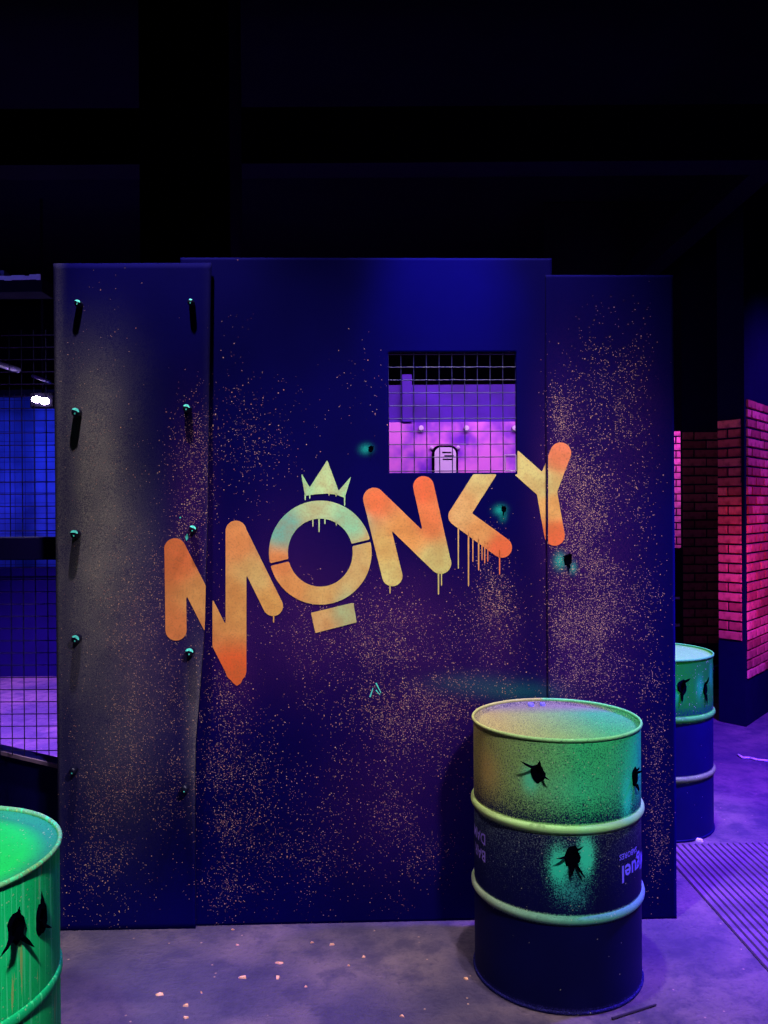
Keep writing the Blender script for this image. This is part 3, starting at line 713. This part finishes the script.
core = [q0, q1, q2, q4, q3]
def prism_z(pts, z0, z1):
    n = len(pts); return MB().add([(p.x, p.y, z0) for p in pts]+[(p.x, p.y, z1) for p in pts], [tuple(range(n))[::-1], tuple(range(n, 2*n))]+[(i, (i+1) % n, n+(i+1) % n, n+i) for i in range(n)])
prism_z(core, 0.0, 4.29).build('core', M['mortar'], pil)
nr = Vector((dr.y, -dr.x, 0)); nl = Vector((-dl.y, dl.x, 0))
if nr.y > 0: nr = -nr
if nl.y > 0: nl = -nl
brick_face(pil, dr*.03, dr, LR-.03, .34, 2.45, M['brick'], nrm=nr, seed=3)  # bricks end at the light cutoff; bare dark core above stands for shade
brick_face(pil, dl*.02, dl, LL-.02, .62, 2.32, M['brick'], nrm=nl, seed=4)
# dim brick wall beyond, with an opening that shows a pink lit wall
YD = 7.4
xl, xr = at(682, 500, YD).x, at(726, 500, YD).x
zo0, zo1 = at(678, 548, YD).z, at(678, 431, YD).z
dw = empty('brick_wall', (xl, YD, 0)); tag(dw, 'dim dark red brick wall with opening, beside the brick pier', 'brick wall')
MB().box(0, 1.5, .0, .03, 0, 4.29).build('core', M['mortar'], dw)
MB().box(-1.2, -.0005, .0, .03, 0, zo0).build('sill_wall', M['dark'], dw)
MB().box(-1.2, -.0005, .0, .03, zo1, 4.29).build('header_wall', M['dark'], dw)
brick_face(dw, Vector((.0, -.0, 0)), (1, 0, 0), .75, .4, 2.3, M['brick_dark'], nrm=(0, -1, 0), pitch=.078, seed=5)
pw = empty('brick_wall', (3.2, 9.0, 0)); tag(pw, 'pale brick wall lit pink behind the opening of the dim wall', 'brick wall')
MB().box(-.9, .5, 0, .1, 0, 3.0).build('core', M['mortar'], pw)
brick_face(pw, Vector((-.4, 0, 0)), (1, 0, 0), .7, .9, 2.9, M['brick_pale'], nrm=(0, -1, 0), pitch=.077, bl=.11, seed=6)
for py, lb in ((598, 'upper pale steel rung on the dark wall beside the drum'), (625, 'lower pale steel rung on the dark wall beside the drum')):
    p = at(679.5, py, YD-.06)
    q = MB().tube((p.x-.45, p.y, p.z), (p.x, p.y, p.z), .012, None, 8).tube((p.x-.02, p.y, p.z), (p.x-.02, YD-.0005, p.z), .008, None, 8).tube((p.x-.43, p.y, p.z), (p.x-.43, YD-.0005, p.z), .008, None, 8).build('wall_rung', M['white'], None, True)
    tag(q, lb, 'rung')
# ------------------------------------------------------------------ floor things
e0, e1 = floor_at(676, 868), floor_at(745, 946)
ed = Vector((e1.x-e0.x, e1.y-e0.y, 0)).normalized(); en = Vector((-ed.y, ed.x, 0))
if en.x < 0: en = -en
mt = empty('ribbed_patch', (e0.x, e0.y, 0), math.atan2(ed.y, ed.x)); tag(mt, 'flat ribbed patch on the violet floor beside the partition', 'mat')
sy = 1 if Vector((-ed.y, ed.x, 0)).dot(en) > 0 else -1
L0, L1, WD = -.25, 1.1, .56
MB().box(L0, L1, min(0, sy*WD), max(0, sy*WD), .0005, .003).build('patch_base', M['stick'], mt)  # thin dark base carrying raised parallel ribs
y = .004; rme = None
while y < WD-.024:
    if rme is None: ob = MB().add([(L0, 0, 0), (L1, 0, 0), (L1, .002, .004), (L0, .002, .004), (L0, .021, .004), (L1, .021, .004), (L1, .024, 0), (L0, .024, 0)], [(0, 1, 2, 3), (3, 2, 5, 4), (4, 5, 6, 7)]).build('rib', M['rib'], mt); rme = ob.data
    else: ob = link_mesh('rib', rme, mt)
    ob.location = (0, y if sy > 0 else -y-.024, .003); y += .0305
def chip(px, py, r, mat, name, label, cat, grp=None, seed=0, h=.003):
    rnd = random.Random(seed); p = floor_at(px, py); n = 7
    ang = sorted(rnd.uniform(0, 6.28) for _ in range(n)); pts = [(r*rnd.uniform(.6, 1.1)*math.cos(t)*1.3, r*rnd.uniform(.6, 1.1)*math.sin(t)) for t in ang]
    vs = [(x, y, 0) for x, y in pts]+[(x*.85, y*.85, h*rnd.uniform(.6, 1.8)) for x, y in pts]
    q = mesh(name, vs, [tuple(range(n))[::-1], tuple(range(n, 2*n))]+[(i, (i+1) % n, n+(i+1) % n, n+i) for i in range(n)], mat)
    q.location = (p.x, p.y, .0004); tag(q, label, cat, grp); return q
for k, (px, py, r) in enumerate(((160, 995, .011), (186, 1006, .010), (186, 1018, .009), (238, 945, .007), (243, 978, .012), (277, 978, .011), (280, 963, .013), (312, 943, .006), (332, 945, .010), (363, 957, .008), (306, 987, .005), (202, 993, .005), (402, 1017, .008), (466, 979, .007), (233, 930, .005), (349, 966, .005))):
    chip(px, py, r, M['chip'], 'paint_chip', 'small peach flake of dried paint on the floor before the partition', 'paint chip', 'paint flakes on the floor', 50+k)
chip(697.5, 841, .022, M['paper'], 'paper_scrap', 'white crumpled paper scrap at the foot of the hidden drum', 'paper scrap', None, 9, .008)
a, b = floor_at(612, 1020), floor_at(656, 1006)
q = MB().tube(a+Vector((0, 0, .0045)), b+Vector((0, 0, .0045)), .004, .003, 6).build('stick', M['stick']); tag(q, 'thin dark stick lying on the floor by the scuffed drum', 'stick')
mb = MB(); pts = [floor_at(x, y)+Vector((0, 0, .008)) for x, y in ((738, 756), (743, 759), (750, 759), (757, 761), (768, 762))]
for i in range(4): mb.tube(pts[i], pts[i+1], .007, None, 6)
q = mb.build('cable', M['paper'], None, True); tag(q, 'pale loose cable on the violet floor before the brick pier', 'cable')
